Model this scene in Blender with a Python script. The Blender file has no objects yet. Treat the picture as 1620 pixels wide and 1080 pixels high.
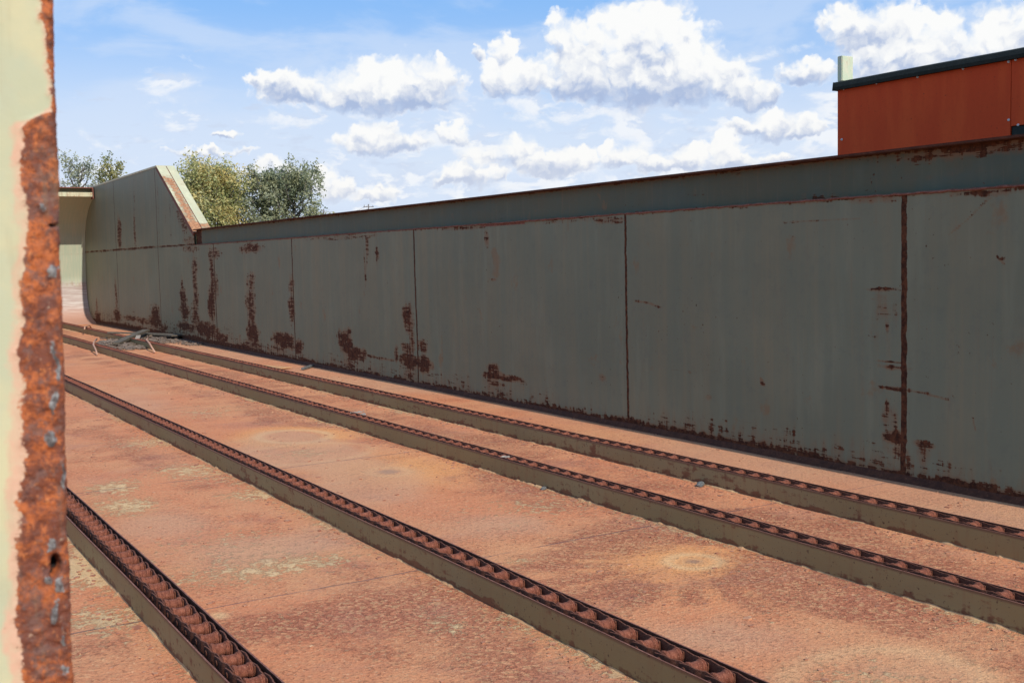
import bpy, bmesh, math, random
import numpy as np
from mathutils import Matrix, Vector

# ------------------------------------------------------------------ camera
FPX = 1750.0                                   # focal length in pixels of a 1620 px wide frame
def cray(x, y): return np.array([x - 810.0, 540.0 - y, -FPX])
_Y = cray(-271, 429); _Y /= np.linalg.norm(_Y)           # direction the roller tracks run in
_Z = np.cross(cray(810, 429 - .0217 * 1081), _Y); _Z /= np.linalg.norm(_Z)
if _Z[1] < 0: _Z = -_Z
_X = np.cross(_Y, _Z)
R = np.array([_X, _Y, _Z]); EYE = np.array([0, 0, 1.7])
def ray(x, y): return R @ cray(x, y)
def onz(x, y, z=0.0): d = ray(x, y); return EYE + d * ((z - EYE[2]) / d[2])
def onx(x, y, X): d = ray(x, y); return EYE + d * (X / d[0])
def ony(x, y, Y): d = ray(x, y); return EYE + d * (Y / d[1])
def azel(x, y):
    d = ray(x, y); d /= np.linalg.norm(d)
    return math.degrees(math.atan2(d[0], d[1])), math.degrees(math.asin(d[2]))

scene = bpy.context.scene
col = scene.collection
cam = bpy.data.cameras.new('camera'); camo = bpy.data.objects.new('camera', cam); col.objects.link(camo)
cam.sensor_width = 36; cam.sensor_fit = 'HORIZONTAL'; cam.lens = FPX / 1620 * 36
cam.clip_start = .05; cam.clip_end = 5000
cam.dof.use_dof = True; cam.dof.focus_distance = 8.0; cam.dof.aperture_fstop = 16
M4 = Matrix([[*R[i], EYE[i]] for i in range(3)] + [[0, 0, 0, 1]])
camo.matrix_world = M4
scene.camera = camo
scene.view_settings.view_transform = 'Standard'; scene.view_settings.look = 'None'
scene.view_settings.gamma = 1; scene.view_settings.exposure = 0.0
scene.cycles.max_bounces = 8

# ------------------------------------------------------------------ node helper
class S:
    def __init__(s, g, k): s.g, s.k = g, k
    def __add__(a, b): return a.g.m('ADD', a, b)
    __radd__ = __add__
    def __sub__(a, b): return a.g.m('SUBTRACT', a, b)
    def __rsub__(a, b): return a.g.m('SUBTRACT', b, a)
    def __mul__(a, b): return a.g.m('MULTIPLY', a, b)
    __rmul__ = __mul__
    def __truediv__(a, b): return a.g.m('DIVIDE', a, b)
class G:
    def __init__(s, nt): s.nt = nt; s.n = nt.nodes; s.l = nt.links
    def put(s, inp, v):
        if isinstance(v, S): s.l.new(v.k, inp)
        elif isinstance(v, (tuple, list)):
            n = len(inp.default_value); v = tuple(v) + (1,) * (n - len(v)); inp.default_value = v[:n]
        else: inp.default_value = v
    def m(s, op, a, b=None, c=None, clamp=False):
        n = s.n.new('ShaderNodeMath'); n.operation = op; n.use_clamp = clamp
        s.put(n.inputs[0], a)
        if b is not None: s.put(n.inputs[1], b)
        if c is not None: s.put(n.inputs[2], c)
        return S(s, n.outputs[0])
    def abs(s, a): return s.m('ABSOLUTE', a)
    def max(s, a, b): return s.m('MAXIMUM', a, b)
    def min(s, a, b): return s.m('MINIMUM', a, b)
    def sat(s, a): return s.m('ADD', a, 0.0, clamp=True)
    def step(s, v, lo, hi, a=0.0, b=1.0):
        n = s.n.new('ShaderNodeMapRange'); n.interpolation_type = 'SMOOTHSTEP'
        s.put(n.inputs[0], v); s.put(n.inputs[1], lo); s.put(n.inputs[2], hi); s.put(n.inputs[3], a); s.put(n.inputs[4], b)
        return S(s, n.outputs[0])
    def lin(s, v, lo, hi, a=0.0, b=1.0):
        n = s.n.new('ShaderNodeMapRange'); n.clamp = True
        s.put(n.inputs[0], v); s.put(n.inputs[1], lo); s.put(n.inputs[2], hi); s.put(n.inputs[3], a); s.put(n.inputs[4], b)
        return S(s, n.outputs[0])
    def coord(s, which='Object'): return S(s, s.n.new('ShaderNodeTexCoord').outputs[which])
    def scale(s, v, sc, off=(0, 0, 0)):
        n = s.n.new('ShaderNodeMapping'); s.put(n.inputs[0], v); n.inputs['Scale'].default_value = sc; n.inputs['Location'].default_value = off
        return S(s, n.outputs[0])
    def sep(s, v):
        n = s.n.new('ShaderNodeSeparateXYZ'); s.put(n.inputs[0], v); return [S(s, o) for o in n.outputs]
    def comb(s, x, y, z=0.0):
        n = s.n.new('ShaderNodeCombineXYZ'); s.put(n.inputs[0], x); s.put(n.inputs[1], y); s.put(n.inputs[2], z); return S(s, n.outputs[0])
    def noise(s, v, sc=1.0, det=4.0, rough=.55, dist=0.0, dim='3D'):
        n = s.n.new('ShaderNodeTexNoise'); n.noise_dimensions = dim; s.put(n.inputs['Vector'], v)
        n.inputs['Scale'].default_value = sc; n.inputs['Detail'].default_value = det
        n.inputs['Roughness'].default_value = rough; n.inputs['Distortion'].default_value = dist
        return S(s, n.outputs[0])
    def voro(s, v, sc=1.0, feat='F1', out='Distance', dim='3D', rnd=1.0, det=0.0):
        n = s.n.new('ShaderNodeTexVoronoi'); n.voronoi_dimensions = dim; n.feature = feat; s.put(n.inputs['Vector'], v)
        n.inputs['Scale'].default_value = sc; n.inputs['Randomness'].default_value = rnd
        if 'Detail' in n.inputs: n.inputs['Detail'].default_value = det
        return S(s, n.outputs[out])
    def mix(s, f, a, b, mode='MIX'):
        n = s.n.new('ShaderNodeMix'); n.data_type = 'RGBA'; n.blend_type = mode
        s.put(n.inputs[0], f); s.put(n.inputs[6], a); s.put(n.inputs[7], b)
        return S(s, n.outputs[2])
    def attr(s, name, out='Fac'):
        n = s.n.new('ShaderNodeAttribute'); n.attribute_name = name; return S(s, n.outputs[out])
    def bump(s, h, strength=.5, dist=.01, normal=None):
        n = s.n.new('ShaderNodeBump'); s.put(n.inputs['Height'], h); n.inputs['Strength'].default_value = strength
        n.inputs['Distance'].default_value = dist
        if normal: s.put(n.inputs['Normal'], normal)
        return S(s, n.outputs[0])
def material(name):
    m = bpy.data.materials.new(name); m.use_nodes = True
    g = G(m.node_tree); g.bsdf = [n for n in g.n if n.type == 'BSDF_PRINCIPLED'][0]
    return m, g
def finish(g, colr, rough=.8, nrm=None, metal=0.0, spec=.3):
    b = g.bsdf; g.put(b.inputs['Base Color'], colr); g.put(b.inputs['Roughness'], rough)
    g.put(b.inputs['Metallic'], metal); b.inputs['Specular IOR Level'].default_value = spec
    if nrm: g.put(b.inputs['Normal'], nrm)

# ------------------------------------------------------------------ sun and sky
SUN_EL, SUN_AZ = 38.0, 1.8                     # light comes from behind the camera, a touch from the right
sd = Vector((math.sin(math.radians(SUN_AZ)) * math.cos(math.radians(SUN_EL)),
             -math.cos(math.radians(SUN_AZ)) * math.cos(math.radians(SUN_EL)), math.sin(math.radians(SUN_EL))))
sun = bpy.data.lights.new('sun', 'SUN'); sun.energy = 4.3; sun.angle = math.radians(.53); sun.color = (1, .95, .87)
suno = bpy.data.objects.new('sun', sun); col.objects.link(suno)
suno.rotation_euler = sd.to_track_quat('Z', 'Y').to_euler(); suno.location = sd * 60

w = bpy.data.worlds.new('World'); scene.world = w; w.use_nodes = True
g = G(w.node_tree)
for n in list(g.n): g.n.remove(n)
outw = g.n.new('ShaderNodeOutputWorld'); bg = g.n.new('ShaderNodeBackground')
g.l.new(bg.outputs[0], outw.inputs[0])
sky = g.n.new('ShaderNodeTexSky'); sky.sky_type = 'NISHITA'; sky.sun_disc = False
sky.sun_elevation = math.radians(SUN_EL); sky.sun_rotation = math.radians(180 - SUN_AZ)
sky.air_density = 1.0; sky.dust_density = .6; sky.ozone_density = 1.5
D = g.coord('Generated')
dx, dy, dz = g.sep(D)
AZ = g.m('ARCTAN2', dx, dy) * 57.29578
EL = g.m('ARCSINE', dz) * 57.29578
# clouds, by azimuth and elevation in degrees: az, el, half width, height above the base line, depth below it
px = [  # measured in the photograph (pixels), turned into directions below
    (600, 146, 150, 60, 40), (665, 140, 80, 58, 42), (690, 120, 40, 36, 30), (560, 150, 90, 50, 30), (470, 140, 78, 32, 30), (430, 130, 44, 20, 18),
    (1000, 112, 120, 127, 74), (1000, 60, 85, 80, 60), (925, 122, 85, 96, 46), (1080, 125, 90, 95, 50), (1035, 40, 70, 60, 60), (905, 60, 55, 45, 50), (1150, 130, 60, 45, 34), (1190, 150, 50, 30, 30),
    (800, 130, 50, 50, 30), (795, 85, 22, 32, 25), (760, 85, 14, 16, 18), (840, 120, 45, 40, 35),
    (1350, 40, 60, 42, 35), (1400, 55, 85, 60, 60), (1480, 70, 75, 58, 55), (1590, 55, 75, 62, 55), (1540, 90, 80, 40, 60), (1410, 110, 80, 40, 35), (1275, 115, 55, 24, 22),
    (600, 228, 85, 26, 22), (590, 208, 38, 26, 22), (650, 222, 50, 18, 16), (725, 212, 34, 22, 18), (760, 245, 50, 28, 22), (820, 240, 44, 34, 30), (745, 275, 70, 26, 24), (700, 285, 30, 14, 12),
    (900, 255, 65, 26, 22), (870, 262, 60, 20, 26), (985, 245, 50, 26, 24), (1040, 262, 50, 24, 22), (1100, 250, 44, 26, 26), (1150, 240, 34, 30, 26), (1165, 258, 60, 22, 20), (1225, 252, 40, 14, 14),
    (1230, 200, 75, 30, 24), (1180, 205, 40, 18, 14), (1260, 205, 60, 26, 18),
    (440, 268, 50, 20, 20), (490, 285, 52, 26, 30), (530, 300, 40, 20, 20), (610, 302, 32, 16, 14), (590, 312, 40, 12, 12), (330, 238, 70, 8, 9), (355, 213, 26, 8, 7)]
blobs = []
for x, y, rx, up, dn in px:
    a, e = azel(x, y); k = 1620 / 52.0
    blobs.append((a, e, rx / k * 1.06, up / k * 1.06, dn / k * 1.10))
P2 = g.comb(AZ, EL, 0.0)
w1 = g.noise(P2, .55, 3, .5, dim='2D'); w2 = g.noise(g.scale(P2, (1, 1, 1), (31, 17, 0)), .55, 3, .5, dim='2D')
f1 = g.noise(P2, 2.4, 4, .55, dim='2D'); f2 = g.noise(g.scale(P2, (1, 1, 1), (71, 47, 0)), 2.4, 4, .55, dim='2D')
A = AZ + (w1 - .5) * 1.6 + (f1 - .5) * .55
E_ = EL + (w2 - .5) * 1.1 + (f2 - .5) * .45
gmax = None; sw = None; sv = None
for a, e, rx, up, dn in blobs:
    qx = (A - a) * (1 / rx)
    de = E_ - e
    qy = g.max(de * (1 / up), de * (-1 / dn))
    r2 = g.m('MULTIPLY_ADD', qx, qx, qy * qy)
    v = g.m('MAXIMUM', 1.0 - r2, 0.0)
    vert = g.max(de * (1 / up), 0.0) + g.min(de * (1 / dn), 0.0)
    wv = v * vert
    gmax = v if gmax is None else g.max(gmax, v)
    sw = v if sw is None else sw + v
    sv = wv if sv is None else sv + wv
vert = sv / (sw + .001)
Q2 = g.comb(A, E_)
fine = g.noise(Q2, 1.3, 6, .52, dim='2D')
bil = g.voro(Q2, 1.25, 'SMOOTH_F1', dim='2D', det=1.0)
bil3 = g.voro(Q2, 3.4, 'SMOOTH_F1', dim='2D', det=1.0)
dens = gmax * 1.3 + (fine - .5) * .50 - (bil - .42) * .48 - (bil3 - .42) * .20
inside = g.step(gmax, .0, .16)
soft = g.step(w2, .38, .60)
cmask = g.step(dens, .06, g.lin(soft, 0, 1, .50, 1.20)) * inside
OFF = (-.22, -.42, 0)
up2 = g.noise(g.scale(Q2, (1, 1, 1), OFF), 1.3, 4, .48, dim='2D'); fine_s = g.noise(Q2, 1.3, 4, .48, dim='2D')
bil2 = g.voro(g.scale(Q2, (1, 1, 1), OFF), 1.25, 'SMOOTH_F1', dim='2D', det=1.0)
relief = (fine_s - up2) * .8 + (bil2 - bil) * .55
core = g.step(gmax, .05, .60)
lit = g.step(vert + relief * .42 + (w1 - .5) * .5 + (fine_s - .5) * .5, -.60, .22)
thick = g.mix(lit, (.42, .52, .74), (.97, .975, .97))
edge = g.mix(core, (.92, .95, 1.0), thick)
cloudc = g.mix(g.lin(EL, 1.5, 7.5, .45, 0.0), edge, (.96, .94, .91))
# thin high veil and pale haze near the horizon
veil = g.noise(g.scale(P2, (.10, .26, 1), (3, 9, 0)), 1.0, 6, .52, .4, dim='2D')
veil2 = g.noise(g.scale(P2, (.30, .9, 1), (13, 2, 0)), 1.0, 6, .56, .3, dim='2D')
vm = .75 * g.step(veil * .75 + veil2 * .25 + g.lin(AZ, 8.0, 32.0, -.04, .03) - EL * .010, .30, .50) * .72
skyc = S(g, sky.outputs[0])
skyb = g.mix(1.0, skyc, (.118, .122, .138), 'MULTIPLY')
grad = g.mix(g.lin(EL, 0.0, 13.0), (.60, .73, .95), (.245, .515, .96))
skyb = g.mix(.80, skyb, grad)
hz = g.step(EL, 12.8, 3.0) * .88
base = g.mix(hz, skyb, (.75, .83, .95))
base = g.mix(vm, base, (.66, .77, .95))
# soft grey shreds low down
sh = g.step(g.noise(g.scale(P2, (.5, 1.6, 1), (40, 5, 0)), 1.0, 5, .55, dim='2D') - g.abs(EL - 4.5) * .03, .50, .66)
base = g.mix(sh * .45, base, (.60, .68, .84))
# loose low cumulus banks between the big clouds
ln = g.noise(g.scale(P2, (.30, .62, 1), (60, 25, 0)), 1.0, 7, .56, .2, dim='2D'); ln2 = g.noise(g.scale(P2, (.30, .62, 1), (59.9, 24.80, 0)), 1.0, 5, .52, .2, dim='2D')
lm = g.step(ln + g.lin(EL, 2.0, 9.5, .06, -.10) + g.lin(EL, 9.5, 12.0, 0.0, -.3) + g.lin(AZ, 12.0, 30.0, -.06, .03), .44, .66)
lc = g.mix(g.step(ln - ln2, -.05, .04), (.66, .75, .91), (.93, .95, .98))
base = g.mix(lm * .80, base, lc)
# far from the photographed quarter the sky carries ordinary scattered cloud
oth = g.noise(g.scale(D, (1, 1, 2.2)), 2.6, 7, .58)
om = g.step(oth, .54, .66) * g.max(g.step(g.abs(AZ - 32.0), 27.0, 36.0), g.step(EL, 15.0, 20.0))
final = g.mix(cmask, base, cloudc)
final = g.mix(om * .9, final, (.86, .88, .93))
final = g.mix(g.step(EL, .5, -2.0), final, (.20, .20, .16))
g.put(bg.inputs[0], final); bg.inputs[1].default_value = 1.0

# ------------------------------------------------------------------ numpy noise and mesh helpers
rng = np.random.default_rng(7); random.seed(7)
_T = rng.random((256, 256))
def vnoise(x, y):
    xi = np.floor(x).astype(int); yi = np.floor(y).astype(int); fx = x - xi; fy = y - yi
    fx = fx * fx * (3 - 2 * fx); fy = fy * fy * (3 - 2 * fy)
    t = lambda a, b: _T[a % 256, b % 256]
    return (t(xi, yi) * (1 - fx) + t(xi + 1, yi) * fx) * (1 - fy) + (t(xi, yi + 1) * (1 - fx) + t(xi + 1, yi + 1) * fx) * fy
def fbm(x, y, o=4):
    s = 0; a = .5; n = 0
    for i in range(o): s = s + a * vnoise(x + 17.3 * i, y + 9.1 * i); n += a; a *= .55; x = x * 2.03; y = y * 2.03
    return s / n - .5
def empty(name, loc=(0, 0, 0), **props):
    o = bpy.data.objects.new(name, None); col.objects.link(o); o.location = loc; o.empty_display_size = .2
    for k, v in props.items(): o[k] = v
    return o
def link(name, me, mat=None, parent=None, loc=None, **props):
    o = bpy.data.objects.new(name, me); col.objects.link(o)
    if mat and not me.materials: me.materials.append(mat)
    if parent:
        o.parent = parent
        if loc is None: o.location = -Vector(parent.matrix_basis.translation) if parent.parent is None else (0, 0, 0)
    if loc is not None: o.location = loc
    for k, v in props.items(): o[k] = v
    return o
def pymesh(name, V, F, smooth=False):
    me = bpy.data.meshes.new(name); me.from_pydata([tuple(map(float, v)) for v in V], [], F); me.update()
    if smooth: me.polygons.foreach_set('use_smooth', [True] * len(me.polygons))
    return me
def gridmesh(name, P, smooth=True, keep=None, flip=False):
    """P: (n, m, 3) array of points"""
    n, m, _ = P.shape
    idx = np.arange(n * m).reshape(n, m)
    q = np.stack([idx[:-1, :-1], idx[1:, :-1], idx[1:, 1:], idx[:-1, 1:]], -1).reshape(-1, 4)
    if flip: q = q[:, ::-1]
    if keep is not None: q = q[keep.reshape(-1)]
    me = bpy.data.meshes.new(name)
    me.vertices.add(n * m); me.vertices.foreach_set('co', P.reshape(-1).astype(np.float32))
    me.loops.add(len(q) * 4); me.loops.foreach_set('vertex_index', q.reshape(-1).astype(np.int32))
    me.polygons.add(len(q)); me.polygons.foreach_set('loop_start', (np.arange(len(q)) * 4).astype(np.int32))
    me.update(calc_edges=True); me.validate()
    me.polygons.foreach_set('use_smooth', [smooth] * len(me.polygons))
    return me
def fattr(me, name, a):
    t = me.attributes.new(name, 'FLOAT', 'POINT'); t.data.foreach_set('value', np.asarray(a, np.float32).reshape(-1))
class MB:
    def __init__(s): s.v = []; s.f = []
    def add(s, V, F):
        o = len(s.v); s.v += [tuple(v) for v in V]; s.f += [tuple(i + o for i in f) for f in F]; return s
    def box(s, x0, y0, z0, x1, y1, z1, M=None):
        V = [(x, y, z) for z in (z0, z1) for y in (y0, y1) for x in (x0, x1)]
        if M: V = [tuple(M @ Vector(v)) for v in V]
        return s.add(V, [(0, 2, 3, 1), (4, 5, 7, 6), (0, 1, 5, 4), (2, 6, 7, 3), (0, 4, 6, 2), (1, 3, 7, 5)])
    def prism(s, pts, axis, a, b):
        """outline pts (2D) extruded along axis from a to b"""
        n = len(pts); ins = {'x': lambda p, t: (t, p[0], p[1]), 'y': lambda p, t: (p[0], t, p[1]), 'z': lambda p, t: (p[0], p[1], t)}[axis]
        V = [ins(p, a) for p in pts] + [ins(p, b) for p in pts]
        F = [tuple(range(n))[::-1], tuple(range(n, 2 * n))] + [(i, (i + 1) % n, n + (i + 1) % n, n + i) for i in range(n)]
        return s.add(V, F)
    def tube(s, pts, rad, k=8, caps=True):
        pts = [Vector(p) for p in pts]; rad = rad if isinstance(rad, (list, tuple)) else [rad] * len(pts)
        V = []
        for i, p in enumerate(pts):
            d = (pts[min(i + 1, len(pts) - 1)] - pts[max(i - 1, 0)]).normalized()
            u = d.orthogonal().normalized() if i == 0 else (u - d * u.dot(d)).normalized()
            v = d.cross(u)
            V += [tuple(p + (u * math.cos(t) + v * math.sin(t)) * rad[i]) for t in (2 * math.pi * j / k for j in range(k))]
        F = [(i * k + j, i * k + (j + 1) % k, (i + 1) * k + (j + 1) % k, (i + 1) * k + j) for i in range(len(pts) - 1) for j in range(k)]
        if caps: F += [tuple(range(k))[::-1], tuple(range((len(pts) - 1) * k, len(pts) * k))]
        return s.add(V, F)
    def mesh(s, name, smooth=False):
        me = pymesh(name, s.v, s.f, smooth)
        bm = bmesh.new(); bm.from_mesh(me); bmesh.ops.recalc_face_normals(bm, faces=bm.faces); bm.to_mesh(me); bm.free()
        return me
def bevel(me, wd=.003, seg=2):
    bm = bmesh.new(); bm.from_mesh(me)
    bmesh.ops.bevel(bm, geom=[e for e in bm.edges if len(e.link_faces) == 2 and e.calc_face_angle(0) > .6], offset=wd, segments=seg, affect='EDGES')
    bm.to_mesh(me); bm.free(); return me

# ------------------------------------------------------------------ materials
def mat_wall(name, seams=(), rustA=(.042, .015, .008), rustB=(.125, .045, .020), greenA=(.180, .190, .128), greenB=(.228, .203, .124), blue=0.0, lit=False):
    m, g = material(name)
    C = g.coord(); x, y, z = g.sep(C)
    rust = g.attr('rust')
    nh = g.noise(g.scale(C, (3, 3.5, 26)), 1, 4, .62); nv = g.noise(g.scale(C, (20, 17, 2.5)), 1, 4, .62); nf = g.noise(C, 24, 8, .65)
    nh2 = g.noise(g.scale(C, (3, 6, 75)), 1, 4, .65)
    brk = (nh - .5) * 1.9 + (nh2 - .5) * 1.2 + (nv - .5) * 1.5 + (nf - .5) * .9
    thr = rust + brk * g.step(rust, -.02, .25)
    for sy, wd, st in seams:
        jit = g.noise(g.scale(C, (0, 2, 9)), 1, 5, .65)
        dd = g.abs(y - sy + (jit - .5) * .035)
        thr = g.max(thr, g.step(dd, wd * 1.25, wd * .55) * (st + (jit - .5) * 1.1))
    mask = g.step(thr, .47, .62)
    halo = g.step(rust + (nv - .5) * .8 + (nf - .5) * .3, .12, .62) * g.step(rust, .02, .15)
    streak = g.noise(g.scale(C, (14, 14, .5)), 1, 5, .6); streak2 = g.noise(g.scale(C, (3, 3, .35)), 1, 4, .5)
    big = g.noise(C, .7, 4, .6)
    t = g.sat(g.step(streak, .42, .72) * .55 + g.step(streak2, .42, .68) * .5 + g.step(big, .45, .65) * .25)
    base = g.mix(t, greenA, greenB)
    if blue: base = g.mix(g.step(g.noise(g.scale(C, (1, 1.1, 2)), 1, 4, .6), .45, .62) * blue, base, (.070, .112, .100))
    tan = g.step(g.noise(g.scale(C, (20, 22, 1.2)), 1, 5, .65), .56, .74) * .28
    base = g.mix(tan, base, (.23, .15, .09))
    wide = g.noise(g.scale(C, (1, .45, .9), (7, 7, 7)), 1, 4, .55)
    base = g.mix(g.step(wide, .35, .65) * .30, base, tuple(v * .68 for v in greenA))
    chalk = g.step(g.noise(g.scale(C, (8, 5, .7), (2, 2, 2)), 1, 6, .6), .50, .70)
    base = g.mix(chalk * .22, base, tuple(min(1, v * 1.45) for v in greenA))
    blot = g.step(g.noise(g.scale(C, (1, 1, .8), (12, 2, 2)), 3.4, 3, .5) + (nf - .5) * .25, .655, .76)
    base = g.mix(blot * .5, base, (.23, .115, .05))
    lines = g.step(g.noise(g.scale(C, (1, 2.2, 110), (2, 9, 2)), 1, 4, .6), .66, .74) * g.step(wide, .48, .60)
    base = g.mix(lines * .35, base, (.13, .06, .035))
    grime = g.noise(C, 9, 6, .7)
    base = g.mix(g.step(grime, .5, .75) * .22, base, (.10, .11, .10))
    base = g.mix(halo * .68, base, (.22, .100, .045))
    spots = g.step(g.noise(g.scale(C, (1, 1, 1), (5, 5, 5)), 34, 3, .5) + g.step(g.noise(C, 1.3, 2), .5, .7) * .05, .735, .775)
    mask2 = g.max(mask, spots * .85)
    rc = g.mix(g.step(nf, .35, .68), rustA, rustB)
    rc = g.mix(g.step(grime, .55, .72) * .5, rc, tuple(v * 1.4 for v in rustB))
    c = g.mix(mask2, base, rc)
    h = g.noise(C, 3, 3, .5) * 1.0 + nf * .15 + mask2 * g.noise(C, 60, 4, .7) * 1.2
    finish(g, c, g.mix(mask2, (.52,) * 3, (.9,) * 3), g.bump(h, .35, .012), spec=.18)
    return m
SEAMS = [(5.32, .030, .86), (8.59, .020, .86), (13.15, .022, .80), (17.70, .022, .80), (22.10, .028, .80), (26.50, .020, .72), (30.90, .022, .70)]
M_WALL = mat_wall('painted_steel_wall', SEAMS)  # same paint as the flange, set darker: the wall's shade is in the colour
M_BEAM = mat_wall('painted_steel_beam', (), greenA=(.098, .108, .072), greenB=(.115, .105, .064), blue=.35)
M_END = mat_wall('painted_steel_end_wall', (), greenA=(.46, .52, .34), greenB=(.50, .50, .33))
M_SLOPE = mat_wall('painted_steel_flange', (), greenA=(.52, .51, .33), greenB=(.60, .50, .31), rustA=(.26, .11, .055), rustB=(.52, .26, .13))

def mat_deck():
    m, g = material('rusted_deck_plate')
    C = g.coord(); x, y, z = g.sep(C)
    yel, ring, halo, red, gry = (g.attr(k) for k in ('yel', 'ring', 'halo', 'red', 'gry'))
    big = g.noise(C, .55, 5, .6, .6); mid = g.noise(C, 2.2, 6, .62, .3); fi = g.noise(C, 14, 8, .68); vf = g.noise(C, 75, 5, .72); gr = g.noise(C, 38, 5, .7)
    W = g.comb(x + (fi - .5) * .05, y + (gr - .5) * .05)
    flc = g.voro(W, 48, 'F1', 'Color', dim='2D'); crack = g.voro(W, 30, 'DISTANCE_TO_EDGE', dim='2D'); sc = g.sep(flc)[0]
    base = g.mix(g.step(big, .36, .64), (.640, .235, .108), (.640, .280, .132))
    base = g.mix(g.step(mid, .42, .70) * .6, base, (.600, .195, .090))
    base = g.mix(halo * .92, base, (.80, .345, .115))
    rp = g.step(red + (mid - .5) * 1.6 + (fi - .5) * 1.1, .22, .80)
    base = g.mix(rp * .60, base, g.mix(g.step(sc + (fi - .5), .25, .80), (.43, .135, .075), (.60, .225, .118)))
    # flaked spots: light chips and dark pits at two sizes
    pit = g.step(gr + (mid - .5) * .25 + rp * .05, .555, .64)
    base = g.mix(pit * .50, base, (.24, .080, .045))
    chip = g.step(sc + (vf - .5) * .8, .72, .92) * (rp * .6 + .25)
    base = g.mix(chip * .60, base, (.70, .40, .19))
    lt = g.step(g.noise(g.scale(C, (1, 1, 1), (4, 8, 2)), 42, 5, .72), .555, .66)
    base = g.mix(lt * .55, base, (.80, .50, .27))
    ym = g.step(yel * 1.15 + (fi - .5) * 2.6 + (mid - .5) * 1.0 + (gr - .5) * 1.8, .42, .74)
    base = g.mix(ym * .75, base, g.mix(g.step(vf, .35, .65), (.72, .46, .21), (.88, .68, .38)))
    base = g.mix(g.step(yel, .15, 1.0) * .22, base, (.58, .36, .14))
    base = g.mix(g.sat(ring * (.35 + fi * .9)) * .60, base, (.80, .54, .27))
    base = g.mix(g.sat(gry) * .8, base, (.22, .14, .11))
    purp = g.step(g.noise(C, 1.3, 6, .65, .5), .50, .70)
    base = g.mix(purp * .30, base, (.37, .175, .135))
    smooth = g.step(red, .05, -.45)
    base = g.mix(smooth * .45, base, (.58, .335, .20))
    base = g.mix(g.step(vf, .50, .66) * .50, base, (.28, .095, .050))
    dark = g.step(g.noise(g.scale(C, (1, 1, 1), (9, 3, 1)), 22, 7, .75), .600, .67) * g.step(mid, .40, .6)
    base = g.mix(dark * .60, base, (.13, .050, .035))
    for sy in (5.36, 8.70, 13.15, 17.7, 22.1, 26.5):
        d = g.abs(y - sy + (g.noise(g.scale(C, (.6, 0, 0)), 1, 2, .5) - .5) * .10)
        base = g.mix(g.step(d, .012, .004) * g.step(mid, .30, .52) * .75, base, (.17, .10, .09))
    h = fi * .9 + mid * .8 + g.step(crack, 0, .12) * rp * .35 + ym * .4 + gr * .9 + vf * .35 - pit * .3
    finish(g, base, .9, g.bump(h, .85, .016), spec=.15)
    return m
M_DECK = mat_deck()

def mat_rust(name, a, b, c, sc=30, bmp=.6, dist=.004, rough=.85):
    m, g = material(name); C = g.coord()
    n1 = g.noise(C, sc, 6, .7); n2 = g.noise(C, sc * 4, 4, .7); n3 = g.noise(C, sc * .15, 4, .6)
    base = g.mix(g.step(n1, .35, .65), a, b); base = g.mix(g.step(n2, .56, .70) * .75, base, c)
    base = g.mix(g.step(n3, .4, .7) * .3, base, tuple(v * .7 for v in a))
    finish(g, base, rough, g.bump(n1 + n2 * .6, bmp, dist), spec=.3); return m
M_CHAIN = mat_rust('rusted_chain_steel', (.150, .040, .020), (.29, .092, .048), (.56, .31, .21), 60, .8)
M_LINK = mat_rust('dark_chain_bar', (.105, .032, .016), (.20, .068, .036), (.42, .21, .14), 60, .8)
M_TOP = mat_rust('rusted_plate_edge', (.15, .055, .036), (.25, .105, .072), (.40, .22, .165), 25)
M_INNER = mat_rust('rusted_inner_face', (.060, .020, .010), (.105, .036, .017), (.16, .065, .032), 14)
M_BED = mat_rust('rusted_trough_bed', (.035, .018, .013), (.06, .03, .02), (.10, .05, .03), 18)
M_CRUST = mat_rust('rust_crust', (.50, .24, .11), (.62, .38, .18), (.34, .13, .07), 14)
M_WOOD = mat_rust('weathered_wood', (.085, .068, .050), (.14, .115, .085), (.21, .17, .125), 20)
M_RUBBLE = mat_rust('grey_rubble', (.11, .08, .06), (.22, .16, .12), (.36, .27, .20), 12)
M_ROD = mat_rust('rusted_rod', (.42, .22, .14), (.55, .32, .22), (.6, .42, .3), 20)
M_STONE = mat_rust('grey_stone', (.09, .09, .085), (.16, .16, .15), (.30, .29, .27), 40)
M_WHITE = mat_rust('pale_scrap', (.24, .19, .15), (.36, .31, .26), (.2, .13, .10), 60)

def mat_track():
    m, g = material('olive_painted_track'); C = g.coord(); x, y, z = g.sep(C)
    n = g.noise(g.scale(C, (10, 7, 20)), 1, 6, .65); n2 = g.noise(g.scale(C, (1, .9, 2)), 1, 4, .55); st = g.noise(g.scale(C, (20, 20, 3)), 1, 5, .6)
    base = g.mix(g.step(n2, .4, .62), (.275, .198, .086), (.290, .220, .104))
    base = g.mix(g.step(st, .5, .72) * .4, base, (.25, .13, .06))
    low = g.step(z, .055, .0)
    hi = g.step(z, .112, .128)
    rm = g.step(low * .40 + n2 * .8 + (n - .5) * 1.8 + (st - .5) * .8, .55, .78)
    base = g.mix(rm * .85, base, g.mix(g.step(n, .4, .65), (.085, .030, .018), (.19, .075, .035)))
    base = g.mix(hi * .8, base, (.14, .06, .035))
    sp = g.step(g.noise(C, 48, 4, .65), .62, .68)
    base = g.mix(sp * .8, base, (.08, .028, .018))
    finish(g, base, .7, g.bump(n, .4, .006), spec=.3); return m
M_TRACK = mat_track()

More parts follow.
